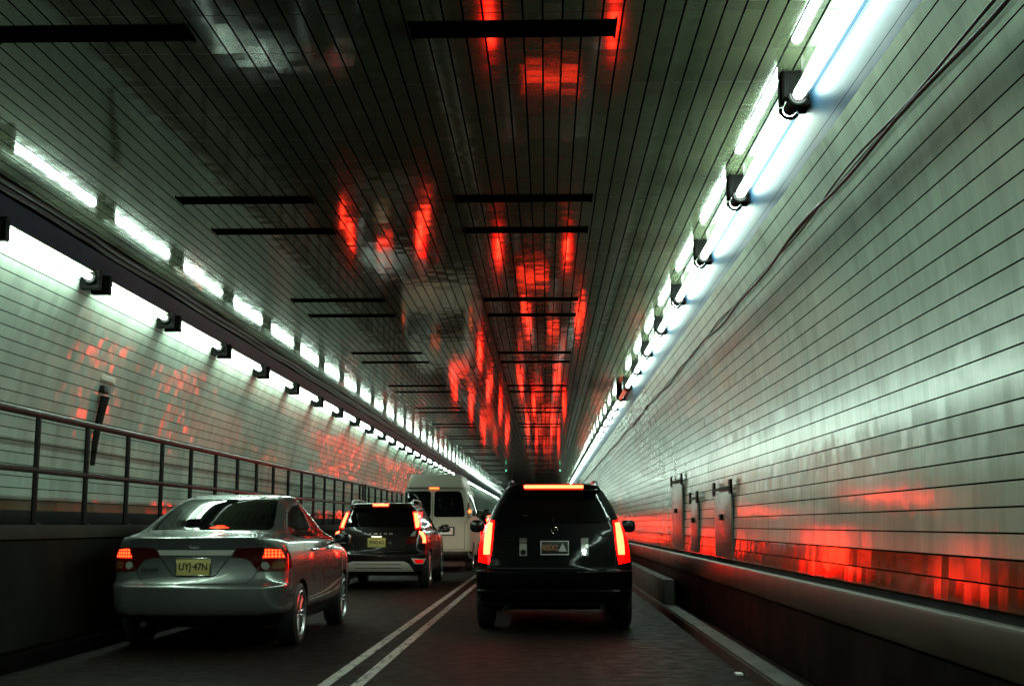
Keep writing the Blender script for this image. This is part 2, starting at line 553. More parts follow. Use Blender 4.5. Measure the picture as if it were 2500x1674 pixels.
# ------------------------------------------------------------------ fluorescent lamps
def make_lamp(side):
    """one 2.5 m tube with its end sockets; the origin sits at the near end of the tube"""
    root = empty("tube_lamp")
    r = 0.036 if side > 0 else 0.030
    L = 2.14 if side > 0 else 2.10
    bm = bmesh.new()
    ends = (0.0, 0.008, 0.02, 0.045)
    mid = [0.045 + (L - 0.09) * i / 13 for i in range(1, 13)]
    pts = [(0, t, 0) for t in ends] + [(0, t, 0) for t in mid] + [(0, L - t, 0) for t in ends[::-1]]
    rr = [r * 0.35, r * 0.7, r * 0.93, r] + [r] * len(mid) + [r, r * 0.93, r * 0.7, r * 0.35]
    add_tube(bm, pts, rr, 10)
    bm_obj("glass_tube", bm, M_tube, root, angle=60)
    s = side
    for yy in (-0.13, L + 0.01):
        near = yy < 0
        bm = bmesh.new()
        add_tube(bm, [(0, yy, 0), (0, yy + 0.12, 0)], r + 0.008, 14)
        arc = [(0.058 * math.cos(a), yy + (0.13 if near else -0.02), 0.058 * math.sin(a)) for a in [R(d) for d in range(170, 371, 20)]]
        add_tube(bm, arc, 0.014, 8)
        if s > 0:
            add_box(bm, -0.078, -0.045, yy + 0.04, yy + 0.11, 0.01, 0.19, bev=0.008)
            add_box(bm, 0.045, 0.13, yy + 0.05, yy + 0.10, -0.04, 0.02, bev=0.008)
            add_box(bm, -0.05, 0.045, yy + 0.05, yy + 0.08, 0.04, 0.23)
        else:
            add_box(bm, -0.12, 0.085, yy + 0.02, yy + 0.11, -0.115, 0.09, bev=0.01)  # socket box enlarged into a baffle, shaped to shade the wall between tubes
            add_box(bm, -0.06, 0.05, yy - 0.01, yy + 0.13, -0.06, 0.05, bev=0.01)
        bm_obj("socket", bm, M_fix, root)
    if s < 0:
        bm = bmesh.new()
        add_box(bm, -0.06, 0.030, -0.1, L + 0.1, 0.055, 0.067)
        bm_obj("mounting_rail", bm, M_fixl, root)
    return root


def copy_tree(o, parent=None, skip=()):
    c = o.copy()
    COL.objects.link(c)
    if parent is not None:
        c.parent = parent
        c.matrix_parent_inverse = o.matrix_parent_inverse.copy()
    for ch in o.children:
        if ch.name.split(".")[0] in skip: continue
        copy_tree(ch, c, skip)
    return c


ORD = ["first", "second", "third", "fourth", "fifth", "sixth", "seventh", "eighth", "ninth", "tenth", "eleventh", "twelfth", "thirteenth", "fourteenth", "fifteenth", "sixteenth"]
lampR = make_lamp(1)
lampL = make_lamp(-1)
LP_R, OFF_R = 2.42, 8.00       # spacing and the y of a tube's near end
LP_L, OFF_L = 2.55, 10.35
for which, proto, pitch, off, X, Z in (("r", lampR, LP_R, OFF_R, 1.645, H + 2.755), ("l", lampL, LP_L, OFF_L, -4.745, H + 2.55)):
    first = True
    k0 = -int((off + 16) / pitch)
    n = 0
    for k in range(k0, 62):
        y = off + k * pitch
        if y > 158: break
        dead = (which == "r" and k == 7)
        o = proto if first else copy_tree(proto)
        first = False
        o.location = (X, y, Z)
        vis = (y + 2.3) > (6.4 if which == "r" else 11.2)
        if which == "r":
            side_txt = "over the blue band"
            grp = "tube lamps over the blue band"
        else:
            side_txt = "above the handrail"
            grp = "tube lamps above the handrail"
        if not vis:
            tag(o, "glowing tube lamp %s, above and behind the queue" % side_txt, "lamp", "lamps " + side_txt + " behind the view")
        elif dead:
            tag(o, "burned-out tube lamp given a faint reddish glow, among the bright ones %s" % side_txt, "lamp", grp)
        elif n < 16:
            tag(o, "glowing white tube lamp %s, %s counted from the frame's edge" % (side_txt, ORD[n]), "lamp", grp)
            n += 1
        else:
            tag(o, "far glowing tube lamp %s, beyond the sixteenth of its row" % side_txt, "lamp", grp)
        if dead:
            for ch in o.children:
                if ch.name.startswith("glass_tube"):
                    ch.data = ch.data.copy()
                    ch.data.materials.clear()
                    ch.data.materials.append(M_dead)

# ------------------------------------------------------------------ cables
bm = bmesh.new()


def wall_x(z):
    for (xa, za), (xb, zb) in zip(for_prof, for_prof[1:]):
        if za <= z <= zb: return xa + (xb - xa) * (z - za) / (zb - za)
    return 1.8


for ph, rr, dz in ((0, 0.012, 0.0), (1.7, 0.008, 0.012)):
    pts = []
    y = Y0
    while y < Y1:
        z = H + 2.13 + 0.018 * math.sin(y * 0.9 + ph) + 0.014 * math.sin(y * 2.3 + ph * 2) + dz
        pts.append((wall_x(z) - 0.03, y, z))
        y += 0.35
    add_tube(bm, pts, rr, 6)
tag(bm_obj("cable", bm, M_cable, angle=80), "thin black twin cable sagging along the pale wall under the blue band", "cable")
for nm, z, x, rr, lab in (("cable", H + 2.925, -4.655, 0.022, "black cable running in the corner under the ceiling's edge"),
                          ("cable", H + 2.885, -4.70, 0.028, "thick black cable running just above the dark blue band")):
    bm = bmesh.new()
    pts = []
    y = Y0
    while y < Y1:
        pts.append((x + 0.006 * math.sin(y * 1.1 + rr * 90), y, z + 0.008 * math.sin(y * 1.7 + rr * 50)))
        y += 0.4
    add_tube(bm, pts, rr, 8)
    tag(bm_obj(nm, bm, M_cable, angle=80), lab, "cable")


# ------------------------------------------------------------------ handrail
def make_railing(ya, yb, pitch, y_first, lab):
    root = empty("handrail", (-4.66, ya, H))
    X = 0.0
    bm = bmesh.new()
    add_tube(bm, [(X, 0, 1.0), (X, yb - ya, 1.0)], 0.034, 10)
    bm_obj("top_rail", bm, M_rail, root)
    bm = bmesh.new()
    add_tube(bm, [(X, 0, 0.49), (X, yb - ya, 0.49)], 0.028, 10)
    bm_obj("middle_rail", bm, M_rail, root)
    y = y_first
    post = None
    while y < yb:
        if y >= ya:
            if post is None:
                bm = bmesh.new()
                add_tube(bm, [(0, 0, 0.0), (0, 0, 0.975)], 0.028, 8)
                add_box(bm, -0.05, 0.05, -0.05, 0.05, 0.0, 0.012)
                post = bm_obj("post", bm, M_rail, root)
                p = post
            else:
                p = post.copy()
                COL.objects.link(p)
                p.parent = root
            p.location = (0, y - ya, 0)
        y += pitch
    bm = bmesh.new()
    add_tube(bm, [(X, 0, 0.0), (X, 0, 1.0)], 0.026, 10)
    bm_obj("end_post", bm, M_rail, root)
    bm = bmesh.new()
    add_tube(bm, [(X, yb - ya, 0.0), (X, yb - ya, 1.0)], 0.026, 10)
    bm_obj("end_post", bm, M_rail, root)
    return tag(root, lab, "railing", "handrails on the walkway")


make_railing(-6.0, 31.35, 1.228, 11.15 - 1.228 * 12, "long dark handrail with two bars passing behind the silver sedan")
make_railing(31.75, 92.0, 1.228, 32.4, "dark handrail continuing past the gap, behind the pale van")

# ------------------------------------------------------------------ small things on the walls
def wall_panel(y0, y1, ztop, zbot, lab):
    root = empty("wall_panel", (2.05, (y0 + y1) / 2, H + zbot))
    L = y1 - y0
    h = ztop - zbot
    bm = bmesh.new()
    add_box(bm, -0.012, 0.012, -L / 2, L / 2, 0.0, h - 0.1, bev=0.004)
    bm_obj("door_panel", bm, M_steel, root)
    bm = bmesh.new()
    for s in (-1, 1):
        add_box(bm, -0.028, 0.0, s * L / 2 - 0.07, s * L / 2 + 0.07, h - 0.13, h + 0.03, bev=0.006)
    add_box(bm, -0.035, 0.0, -L / 2, L / 2, h - 0.075, h - 0.045)
    bm_obj("hanging_bracket", bm, M_fix, root)
    bm = bmesh.new()
    add_box(bm, -0.05, -0.012, -0.07, 0.07, h * 0.50, h * 0.50 + 0.07, bev=0.008)
    bm_obj("latch", bm, M_fix, root)
    return tag(root, lab, "wall panel", "wall panels above the guard beam")


wall_panel(13.75, 15.1, 0.47, -0.37, "wide steel wall panel with dark hanger, closest of the three")
wall_panel(16.8, 17.6, 0.42, -0.37, "narrow dull wall panel between the other two")
wall_panel(18.7, 20.2, 0.73, -0.37, "tallest steel wall panel with dark hanger, closest to the black car")

bm = bmesh.new()
for i, (x, z) in enumerate(lp[:-1]):
    if H + 0.68 <= z <= H + 1.55:
        pass
pts = [(x + 0.06, 14.15, z) for x, z in lp if H + 0.62 <= z <= H + 1.56]
add_tube(bm, pts, [0.03 + 0.028 * (i / len(pts)) for i in range(len(pts))], 8)
add_box(bm, -5.26, -5.12, 14.05, 14.25, H + 1.52, H + 1.60, bev=0.01)
tag(bm_obj("hose", bm, M_cable), "dark hose hanging down the pale tiles behind the handrail", "hose")
bm = bmesh.new()
add_box(bm, -5.17, -5.14, 14.0, 14.45, H + 1.66, H + 1.76, bev=0.005)
tag(bm_obj("sign_plate", bm, M_rust), "small rusty beige plate on the tiles above the hanging hose", "plate")

for x, lab in ((-1.75, "tiny green signal lamp hung over the double line"), (0.60, "tiny green signal lamp hung over the lane of the black car")):
    root = empty("lane_signal", (x * 1.18, 63.5, HC))
    bm = bmesh.new()
    add_box(bm, -0.06, 0.06, -0.05, 0.05, -0.27, -0.06, bev=0.01)
    add_tube(bm, [(0, 0, -0.06), (0, 0, 0)], 0.02, 6)
    bm_obj("casing", bm, M_plas, root)
    bm = bmesh.new()
    add_tube(bm, [(0, -0.062, -0.2), (0, -0.05, -0.2)], 0.035, 12)
    bm_obj("lens", bm, M_green, root)
    tag(root, lab, "signal", "green lane signals")


# ------------------------------------------------------------------ vehicles
def pchip(xs, ys, q):
    xs, ys = np.asarray(xs, float), np.asarray(ys, float)
    h = np.diff(xs)
    d = np.diff(ys) / h
    m = np.zeros(len(xs))
    for i in range(1, len(xs) - 1):
        if d[i - 1] * d[i] > 0:
            m[i] = 2 / (1 / d[i - 1] + 1 / d[i])
    m[0], m[-1] = d[0], d[-1]
    i = np.clip(np.searchsorted(xs, q) - 1, 0, len(h) - 1)
    t = (q - xs[i]) / h[i]
    return ((1 + 2 * t) * (1 - t) ** 2 * ys[i] + t * (1 - t) ** 2 * h[i] * m[i] + t * t * (3 - 2 * t) * ys[i + 1] + t * t * (t - 1) * h[i] * m[i + 1])


def plan_half(w, yr, yf, cr, cdp, bow, barrel=0.035, cf=0.35, cfd=0.35, bowf=0.12):
    """half outline in plan from the middle of the tail round the side to the middle of the nose"""
    cr = min(cr, w * 0.9)
    L = yf - yr
    cdp = min(cdp, L * 0.4)
    cfd = min(cfd, L * 0.4)
    bow = min(bow, L * 0.3)
    bowf = min(bowf, L * 0.3)
    barrel = min(barrel, w * 0.3)
    we = w - barrel
    pts = []
    xa = we - cr
    nA, nB, nC, nD, nE = 10, 9, 22, 6, 6
    for i in range(nA):
        x = xa * i / nA
        pts.append((x, yr + bow * (x / w) ** 2))
    ya = yr + bow * (xa / w) ** 2
    for i in range(nB):
        a = (i / nB) * math.pi / 2
        pts.append((xa + cr * math.sin(a) ** 0.95 if a > 0 else xa, ya + cdp * (1 - math.cos(a) ** 0.95)))
    y1 = ya + cdp
    cfx = min(cf, w * 0.9)
    yb = yf - bowf * ((we - cfx) / w) ** 2 - cfd
    for i in range(nC):
        t = i / nC
        y = y1 + (yb - y1) * t
        pts.append((we + barrel * (1 - (2 * t - 1) ** 2) ** 1.0, y))
    for i in range(nD):
        a = (i / nD) * math.pi / 2
        pts.append((we - cfx * (1 - math.cos(a)), yb + cfd * math.sin(a)))
    xb = we - cfx
    for i in range(nE + 1):
        x = xb * (1 - i / nE)
        pts.append((x, yf - bowf * (x / w) ** 2))
    return pts


class Car:
    def __init__(self, name, keys, paint, loc, wheels, wheel_r, well_r, sub=4, rim_r=0.22, plastic_h=0.0, lower=None, cf=0.35, widen=1.0):
        """keys: rows of (h, w, yr, yf, corner_x, corner_y, bow)"""
        self.root = empty(name, loc)
        K = np.array(keys, float)
        K[:, 1] *= widen
        idx = np.arange(len(K))
        q = np.linspace(0, len(K) - 1, (len(K) - 1) * sub + 1)
        C = [pchip(idx, K[:, c], q) for c in range(K.shape[1])]
        rings = []
        for i in range(len(q)):
            half = plan_half(C[1][i], C[2][i], C[3][i], C[4][i], C[5][i], C[6][i], cf=cf)
            full = [(x, y) for x, y in half] + [(-x, y) for x, y in half[-2:0:-1]]
            rings.append([(x, y, C[0][i]) for x, y in full])
        n = len(rings[0])
        vs = [p for r_ in rings for p in r_]
        fs = []
        for i in range(len(rings) - 1):
            for j in range(n):
                fs.append((i * n + j, i * n + (j + 1) % n, (i + 1) * n + (j + 1) % n, (i + 1) * n + j))
        fs.append(tuple(range(n))[::-1])
        top = (len(rings) - 1) * n
        fs.append(tuple(top + j for j in range(n)))
        self.bvh = BVHTree.FromPolygons(vs, fs[:-2] + [fs[-1]])
        body = mesh_obj("body", vs, fs, [paint, M_plas], None)
        self.vs = vs
        # cut the wheel wells
        cut = bmesh.new()
        w = max(K[:, 1])
        for wy in wheels:
            for s in (-1, 1):
                m = Matrix.Translation((s * (w - 0.10), wy, wheel_r)) @ Matrix.Rotation(R(90), 4, 'Y')
                bmesh.ops.create_cone(cut, cap_ends=True, segments=40, radius1=well_r, radius2=well_r, depth=0.5, matrix=m)
        cme = bpy.data.meshes.new("cut")
        cut.to_mesh(cme)
        cut.free()
        co = bpy.data.objects.new("cut", cme)
        COL.objects.link(co)
        md = body.modifiers.new("b", 'BOOLEAN')
        md.operation = 'DIFFERENCE'
        md.solver = 'EXACT'
        md.object = co
        dg = bpy.context.evaluated_depsgraph_get()
        me = bpy.data.meshes.new_from_object(body.evaluated_get(dg))
        body.modifiers.clear()
        body.data = me
        me.name = "body"
        bpy.data.objects.remove(co)
        bmx = bmesh.new()
        bmx.from_mesh(me)
        for f in bmx.faces:
            c = f.calc_center_median()
            inwell = any(math.hypot(c.y - wy, c.z - wheel_r) < well_r + 0.004 - 0.0 and abs(c.x) < w - 0.06 and
                         (abs(math.hypot(c.y - wy, c.z - wheel_r) - well_r) < 0.012 or abs(abs(c.x) - (w - 0.35)) < 0.02) for wy in wheels)
            if inwell or (f.normal.z < -0.6 and c.z < 0.42) or (lower and c.z < lower):
                f.material_index = 1
            else:
                f.material_index = 0
            f.smooth = True
        bmx.to_mesh(me)
        bmx.free()
        me.set_sharp_from_angle(angle=R(40))
        body.parent = self.root
        self.body = body
        self.w = w
        for wy in wheels:
            for s in (-1, 1):
                self.wheel(s * (w - 0.125), wy, wheel_r, rim_r, s)

    def wheel(self, x, y, r, rr, s):
        wp = empty("wheel", (x, y, r), parent=self.root)
        bm = bmesh.new()
        prof = [(-0.10, rr), (-0.105, rr + 0.02), (-0.108, r - 0.04), (-0.085, r - 0.005), (0.0, r), (0.085, r - 0.005), (0.108, r - 0.04), (0.105, rr + 0.02), (0.10, rr), (-0.10, rr)]
        n = 40
        rows = [[bm.verts.new((px, pr * math.cos(k * 2 * math.pi / n), pr * math.sin(k * 2 * math.pi / n))) for px, pr in prof[:-1]] for k in range(n)]
        m = len(prof) - 1
        for k in range(n):
            a, b = rows[k], rows[(k + 1) % n]
            for j in range(m):
                bm.faces.new((a[j], a[(j + 1) % m], b[(j + 1) % m], b[j]))
        bm_obj("tyre", bm, M_tyre, wp)
        bm = bmesh.new()
        # rim barrel, lip, hub and spokes
        for (xa, ra), (xb, rb) in (((s * 0.10, rr), (s * 0.106, rr - 0.012)), ((s * 0.106, rr - 0.012), (s * 0.085, rr - 0.03)), ((s * 0.085, rr - 0.03), (-s * 0.08, rr - 0.03))):
            A = [bm.verts.new((xa, ra * math.cos(k * 2 * math.pi / n), ra * math.sin(k * 2 * math.pi / n))) for k in range(n)]
            B = [bm.verts.new((xb, rb * math.cos(k * 2 * math.pi / n), rb * math.sin(k * 2 * math.pi / n))) for k in range(n)]
            for k in range(n):
                bm.faces.new((A[k], A[(k + 1) % n], B[(k + 1) % n], B[k]))
        add_tube(bm, [(s * 0.045, 0, 0), (s * 0.085, 0, 0)], 0.05, 16)
        for k in range(7):
            a = k * 2 * math.pi / 7
            c, sn = math.cos(a), math.sin(a)
            for off in (-0.017, 0.017):
                p0 = (s * 0.075, c * 0.04 - sn * off, sn * 0.04 + c * off)
                p1 = (s * 0.08, c * (rr - 0.025) - sn * off * 1.6, sn * (rr - 0.025) + c * off * 1.6)
                add_tube(bm, [p0, p1], 0.011, 6)
        bm_obj("rim", bm, M_rim, wp)
        bm = bmesh.new()
        add_tube(bm, [(s * 0.0, 0, 0), (s * 0.02, 0, 0)], rr - 0.04, 20)
        bm_obj("brake_disc", bm, M_plas, wp)

    def cast(self, a, z, d):
        if d == 'rear':
            o, v = Vector((a, -5, z)), Vector((0, 1, 0))
        elif d == 'front':
            o, v = Vector((a, 12, z)), Vector((0, -1, 0))
        elif d == 'right':
            o, v = Vector((5, a, z)), Vector((-1, 0, 0))
        else:
            o, v = Vector((-5, a, z)), Vector((1, 0, 0))
        h = self.bvh.ray_cast(o, v)
        if h[0] is None:
            h = self.bvh.find_nearest(o + v * (5 if d in ('right', 'left') else 5.3))
        n = h[1]
        if n.dot(v) > 0: n = -n
        return h[0], n

    def patch(self, name, polys, mat, off=0.004, depth=0.012, step=0.03, parent=None, mi=None, sm=True):
        """a shell following the body inside one or more outlines; polys: [(outline, direction)]"""
        if not isinstance(polys, list): polys = [polys]
        V, F = [], []
        for poly, d in polys:
            bpts = []
            n = len(poly)
            for i in range(n):
                a, b = Vector(poly[i]), Vector(poly[(i + 1) % n])
                k = max(1, int((b - a).length / step))
                bpts += [a.lerp(b, t / k) for t in range(k)]
            nb = len(bpts)
            xs = [p.x for p in bpts]
            ys = [p.y for p in bpts]
            inner = []
            x = min(xs) + step
            while x < max(xs):
                y = min(ys) + step
                while y < max(ys):
                    # inside and clear of the outline
                    c = False
                    for i in range(nb):
                        p, q = bpts[i], bpts[i - 1]
                        if (p.y > y) != (q.y > y) and x < (q.x - p.x) * (y - p.y) / (q.y - p.y) + p.x: c = not c
                    if c and min((p.x - x) ** 2 + (p.y - y) ** 2 for p in bpts) > (step * 0.5) ** 2:
                        inner.append(Vector((x, y)))
                    y += step
                x += step
            ov, oe, of, *_ = delaunay_2d_cdt(bpts + inner, [(i, (i + 1) % nb) for i in range(nb)], [list(range(nb))], 1, 1e-5)
            base = len(V)
            loc = [self.cast(p.x, p.y, d) for p in ov]
            for l, nn in loc: V.append(l + nn * off)
            for f in of: F.append(tuple(base + i for i in f))
            # skirt on the rim
            cnt = {}
            for f in of:
                for i in range(len(f)):
                    e = (f[i], f[(i + 1) % len(f)])
                    cnt[tuple(sorted(e))] = cnt.get(tuple(sorted(e)), []) + [e]
            rim = {}
            for e, l in cnt.items():
                if len(l) == 1:
                    a, b = l[0]
                    for q in (a, b):
                        if q not in rim:
                            rim[q] = len(V)
                            V.append(loc[q][0] + loc[q][1] * (off - depth))
                    F.append((base + b, base + a, rim[a], rim[b]))
        o = mesh_obj(name, V, F, mat, parent or self.root, sm)
        bmx = bmesh.new()
        bmx.from_mesh(o.data)
        bmesh.ops.recalc_face_normals(bmx, faces=bmx.faces)
        bmx.to_mesh(o.data)
        bmx.free()
        o.data.set_sharp_from_angle(angle=R(50))
        return o

    def seam(self, name, lines, mat, width=0.007, off=0.002, parent=None):
        V, F = [], []
        for poly, d in lines:
            pts = []
            for a, b in zip(poly, poly[1:]):
                a, b = Vector(a), Vector(b)
                k = max(1, int((b - a).length / 0.025))
                pts += [a.lerp(b, t / k) for t in range(k)]
            pts.append(Vector(poly[-1]))
            L = [self.cast(p.x, p.y, d) for p in pts]
            base = len(V)
            for i, (l, nn) in enumerate(L):
                t = (L[min(i + 1, len(L) - 1)][0] - L[max(i - 1, 0)][0])
                s = t.cross(nn)
                s = s.normalized() * width / 2 if s.length > 1e-6 else Vector((width / 2, 0, 0))
                V += [l + nn * off - s, l + nn * off + s]
            for i in range(len(L) - 1):
                F.append((base + 2 * i, base + 2 * i + 1, base + 2 * i + 3, base + 2 * i + 2))
        return mesh_obj(name, V, F, mat, parent or self.root, False)

    def mirror(self, x, y, z, s, paint, sx=0.2, sz=0.13):
        m = empty("wing_mirror", (x, y, z), parent=self.root)
        bm = bmesh.new()
        bmesh.ops.create_uvsphere(bm, u_segments=20, v_segments=12, radius=1.0)
        for v in bm.verts:
            c = v.co
            f = lambda t, p: math.copysign(abs(t) ** p, t)
            v.co = Vector((f(c.x, 0.7) * sx / 2, (max(c.y, -0.35)) * 0.10, f(c.z, 0.7) * sz / 2))
        bm_obj("mirror_shell", bm, paint, m)
        bm = bmesh.new()
        add_box(bm, -sx * 0.40, sx * 0.40, -0.041, -0.036, -sz * 0.38, sz * 0.38, bev=0.002)
        bm_obj("mirror_glass", bm, M_badge, m)
        bm = bmesh.new()
        add_tube(bm, [(-s * sx * 0.3, 0.03, -sz * 0.3), (-s * (sx * 0.5 + 0.06), 0.06, -sz * 0.42)], 0.018, 8)
        bm_obj("mirror_arm", bm, M_plas, m)


def mir(poly):
    return [(-x, z) for x, z in poly][::-1]


def both(*polys):
    return [(p, 'rear') for p in polys] + [(mir(p), 'rear') for p in polys]


def rect(x0, x1, z0, z1, r=0.0, n=4):
    if r <= 0: return [(x0, z0), (x1, z0), (x1, z1), (x0, z1)]
    out = []
    for cx, cz, a0 in ((x1 - r, z0 + r, -90), (x1 - r, z1 - r, 0), (x0 + r, z1 - r, 90), (x0 + r, z0 + r, 180)):
        for k in range(n + 1):
            a = R(a0 + 90 * k / n)
            out.append((cx + r * math.cos(a), cz + r * math.sin(a)))
    return out


def circ(cx, cz, r, n=16, rz=None):
    return [(cx + r * math.cos(k * 2 * math.pi / n), cz + (rz or r) * math.sin(k * 2 * math.pi / n)) for k in range(n)]


def plate(car, cx, cz, w, h, y, bg, ink, txt, small_top=None, small_bot=None, frame=M_chrome, tilt=0.0, tri=False, fr=0.012, sm=None):
    p = empty("license_plate", (cx, y, cz), parent=car.root)
    p.rotation_euler = (tilt, 0, 0)
    bm = bmesh.new()
    add_box(bm, -w / 2, w / 2, -0.004, 0.004, -h / 2, h / 2, bev=0.002)
    bm_obj("plate_panel", bm, bg, p)
    if frame:
        bm = bmesh.new()
        for a in ((-w / 2 - fr, w / 2 + fr, h / 2, h / 2 + fr), (-w / 2 - fr, w / 2 + fr, -h / 2 - fr, -h / 2), (-w / 2 - fr, -w / 2, -h / 2, h / 2), (w / 2, w / 2 + fr, -h / 2, h / 2)):
            add_box(bm, a[0], a[1], -0.010, 0.004, a[2], a[3], bev=0.003)
        bm_obj("plate_frame", bm, frame, p)
    cx2 = -0.035 if tri else 0
    wid = w * (0.58 if tri else 0.86)
    text_obj("plate_lettering", txt, h * 0.62, ink, p, (-w * 0.17 if tri else 0, -0.006, 0.0), width=wid, bold=0.001 if tri else 0.0022)
    if small_top:
        text_obj("plate_lettering", small_top, h * 0.14, sm or ink, p, (0, -0.006, h * 0.40), width=w * 0.5, depth=0.001)
    if small_bot:
        text_obj("plate_lettering", small_bot, h * 0.14, sm or ink, p, (0, -0.006, -h * 0.42), width=w * 0.5, depth=0.001)
    if tri:
        bm = bmesh.new()
        a = h * 0.38
        vs = [bm.verts.new((w * 0.30 + x, yy, z)) for yy in (-0.007, -0.004) for x, z in ((-a * 0.95, -a * 0.75), (a * 0.95, -a * 0.75), (0, a * 1.0))]
        bm.faces.new(vs[:3])
        bm.faces.new(vs[3:][::-1])
        for i in range(3):
            bm.faces.new((vs[i], vs[3 + i], vs[3 + (i + 1) % 3], vs[(i + 1) % 3]))
        bm_obj("plate_triangle", bm, M_inkw, p, smooth=False)
    return p


def add_headlights(car, x, z, power=60, y=None):
    for s in (-1, 1):
        hl = car.patch("headlight", (circ(s * x, z, 0.09), 'front'), M_head, off=0.006)
        ld = bpy.data.lights.new("headlight_beam", 'SPOT')
        ld.energy = power
        ld.color = (1.0, 0.86, 0.62)
        ld.spot_size = R(34)
        ld.spot_blend = 0.7
        ld.shadow_soft_size = 0.06
        lo = bpy.data.objects.new("headlight_beam", ld)
        COL.objects.link(lo)
        lo.parent = car.root
        p, n = car.cast(s * x, z, 'front')
        lo.location = (s * x, p.y + 0.06, z)
        lo.rotation_euler = (R(90 - 5), 0, 0)


# ---------------------------------------------------------------- silver sedan
cv = [
    # h,    w,    yr,   yf,  cx,  cy,  bow
    (0.20, 0.72, 0.60, 4.10, .30, .25, .10),
    (0.30, 0.79, 0.17, 4.36, .30, .26, .13),
    (0.345, 0.83, 0.050, 4.42, .27, .27, .13),
    (0.40, 0.862, 0.022, 4.45, .26, .28, .13),
    (0.52, 0.872, 0.004, 4.46, .25, .28, .13),
    (0.615, 0.878, 0.000, 4.45, .25, .28, .13),
    (0.64, 0.878, 0.020, 4.44, .25, .27, .13),
    (0.655, 0.878, 0.060, 4.43, .25, .26, .12),
    (0.72, 0.878, 0.082, 4.40, .25, .26, .12),
    (0.84, 0.875, 0.088, 4.30, .25, .27, .12),
    (0.93, 0.868, 0.085, 4.05, .25, .28, .12),
    (0.99, 0.855, 0.075, 3.75, .26, .30, .11),
    (1.05, 0.835, 0.060, 3.50, .28, .30, .10),
    (1.090, 0.805, 0.050, 3.36, .30, .30, .09),
    (1.100, 0.790, 0.075, 3.33, .31, .30, .09),
    (1.112, 0.780, 0.18, 3.28, .32, .30, .09),
    (1.135, 0.765, 0.36, 3.20, .33, .28, .09),
    (1.165, 0.745, 0.52, 3.10, .28, .22, .09),
    (1.26, 0.700, 0.76, 2.95, .20, .22, .09),
    (1.38, 0.645, 1.07, 2.72, .18, .22, .09),
    (1.47, 0.600, 1.34, 2.52, .18, .22, .09),
    (1.515, 0.560, 1.55, 2.42, .20, .22, .07),
    (1.540, 0.490, 1.72, 2.36, .22, .18, .05),
    (1.552, 0.360, 1.85, 2.30, .20, .12, .02),
    (1.556, 0.060, 1.98, 2.22, .04, .04, .01),
]
civ = Car("sedan", cv, M_silver, (-3.42, 11.98, 0), (0.93, 3.62), 0.315, 0.355, rim_r=0.235, lower=None, widen=1.03)
tag(civ.root, "silver four-door sedan with buff plate, in the left lane beside the handrail", "car", "vehicles in the tunnel queue")
civ.patch("rear_window", ([(-.60, 1.168), (.60, 1.168), (.622, 1.20), (.56, 1.36), (.505, 1.465), (.47, 1.49), (-.47, 1.49), (-.505, 1.465), (-.56, 1.36), (-.622, 1.20)], 'rear'), M_glass, off=0.003)
for d in ('right', 'left'):
    civ.patch("side_window", ([(.80, 1.085), (.92, 1.19), (1.22, 1.33), (1.55, 1.415), (1.92, 1.445), (1.97, 1.075)], d), M_glass2, off=0.003)
    civ.patch("side_window", ([(2.02, 1.445), (2.35, 1.44), (2.62, 1.35), (3.10, 1.11), (3.15, 1.04), (2.04, 1.065)], d), M_glass2, off=0.003)
    civ.seam("window_trim", [([(0.74, 1.07), (0.90, 1.205), (1.20, 1.352), (1.55, 1.435), (1.92, 1.465), (2.35, 1.46), (2.65, 1.36), (3.18, 1.08)], d), ([(0.76, 1.09), (1.0, 1.068), (1.6, 1.062), (2.3, 1.042), (3.1, 1.025)], d)], M_plas, width=0.02, off=0.003)
    civ.seam("door_gap", [([(2.0, 1.06), (2.0, 0.36)], d), ([(3.05, 1.03), (3.02, 0.40)], d), ([(1.03, 1.06), (1.22, 0.80), (1.34, 0.45), (1.40, 0.33)], d), ([(1.38, 0.34), (3.0, 0.34)], d)], M_plas, width=0.006)
    civ.seam("sill_trim", [([(1.42, 0.44), (2.9, 0.46)], d), ([(0.30, 0.54), (0.56, 0.52)], d)], M_chrome, width=0.012, off=0.006)
    for y in (1.55, 2.50):
        s = 1 if d == 'right' else -1
        h = empty("door_handle", (0, 0, 0), parent=civ.root)
        p, n = civ.cast(y, 0.96, d)
        bm = bmesh.new()
        add_tube(bm, [p + Vector((s * 0.0, -0.085, 0)), p + Vector((s * 0.035, -0.06, 0.0)), p + Vector((s * 0.038, 0.06, 0)), p + Vector((s * 0.0, 0.085, 0))], 0.012, 8)
        o = bm_obj("handle_bar", bm, M_silver, h)
        bm = bmesh.new()
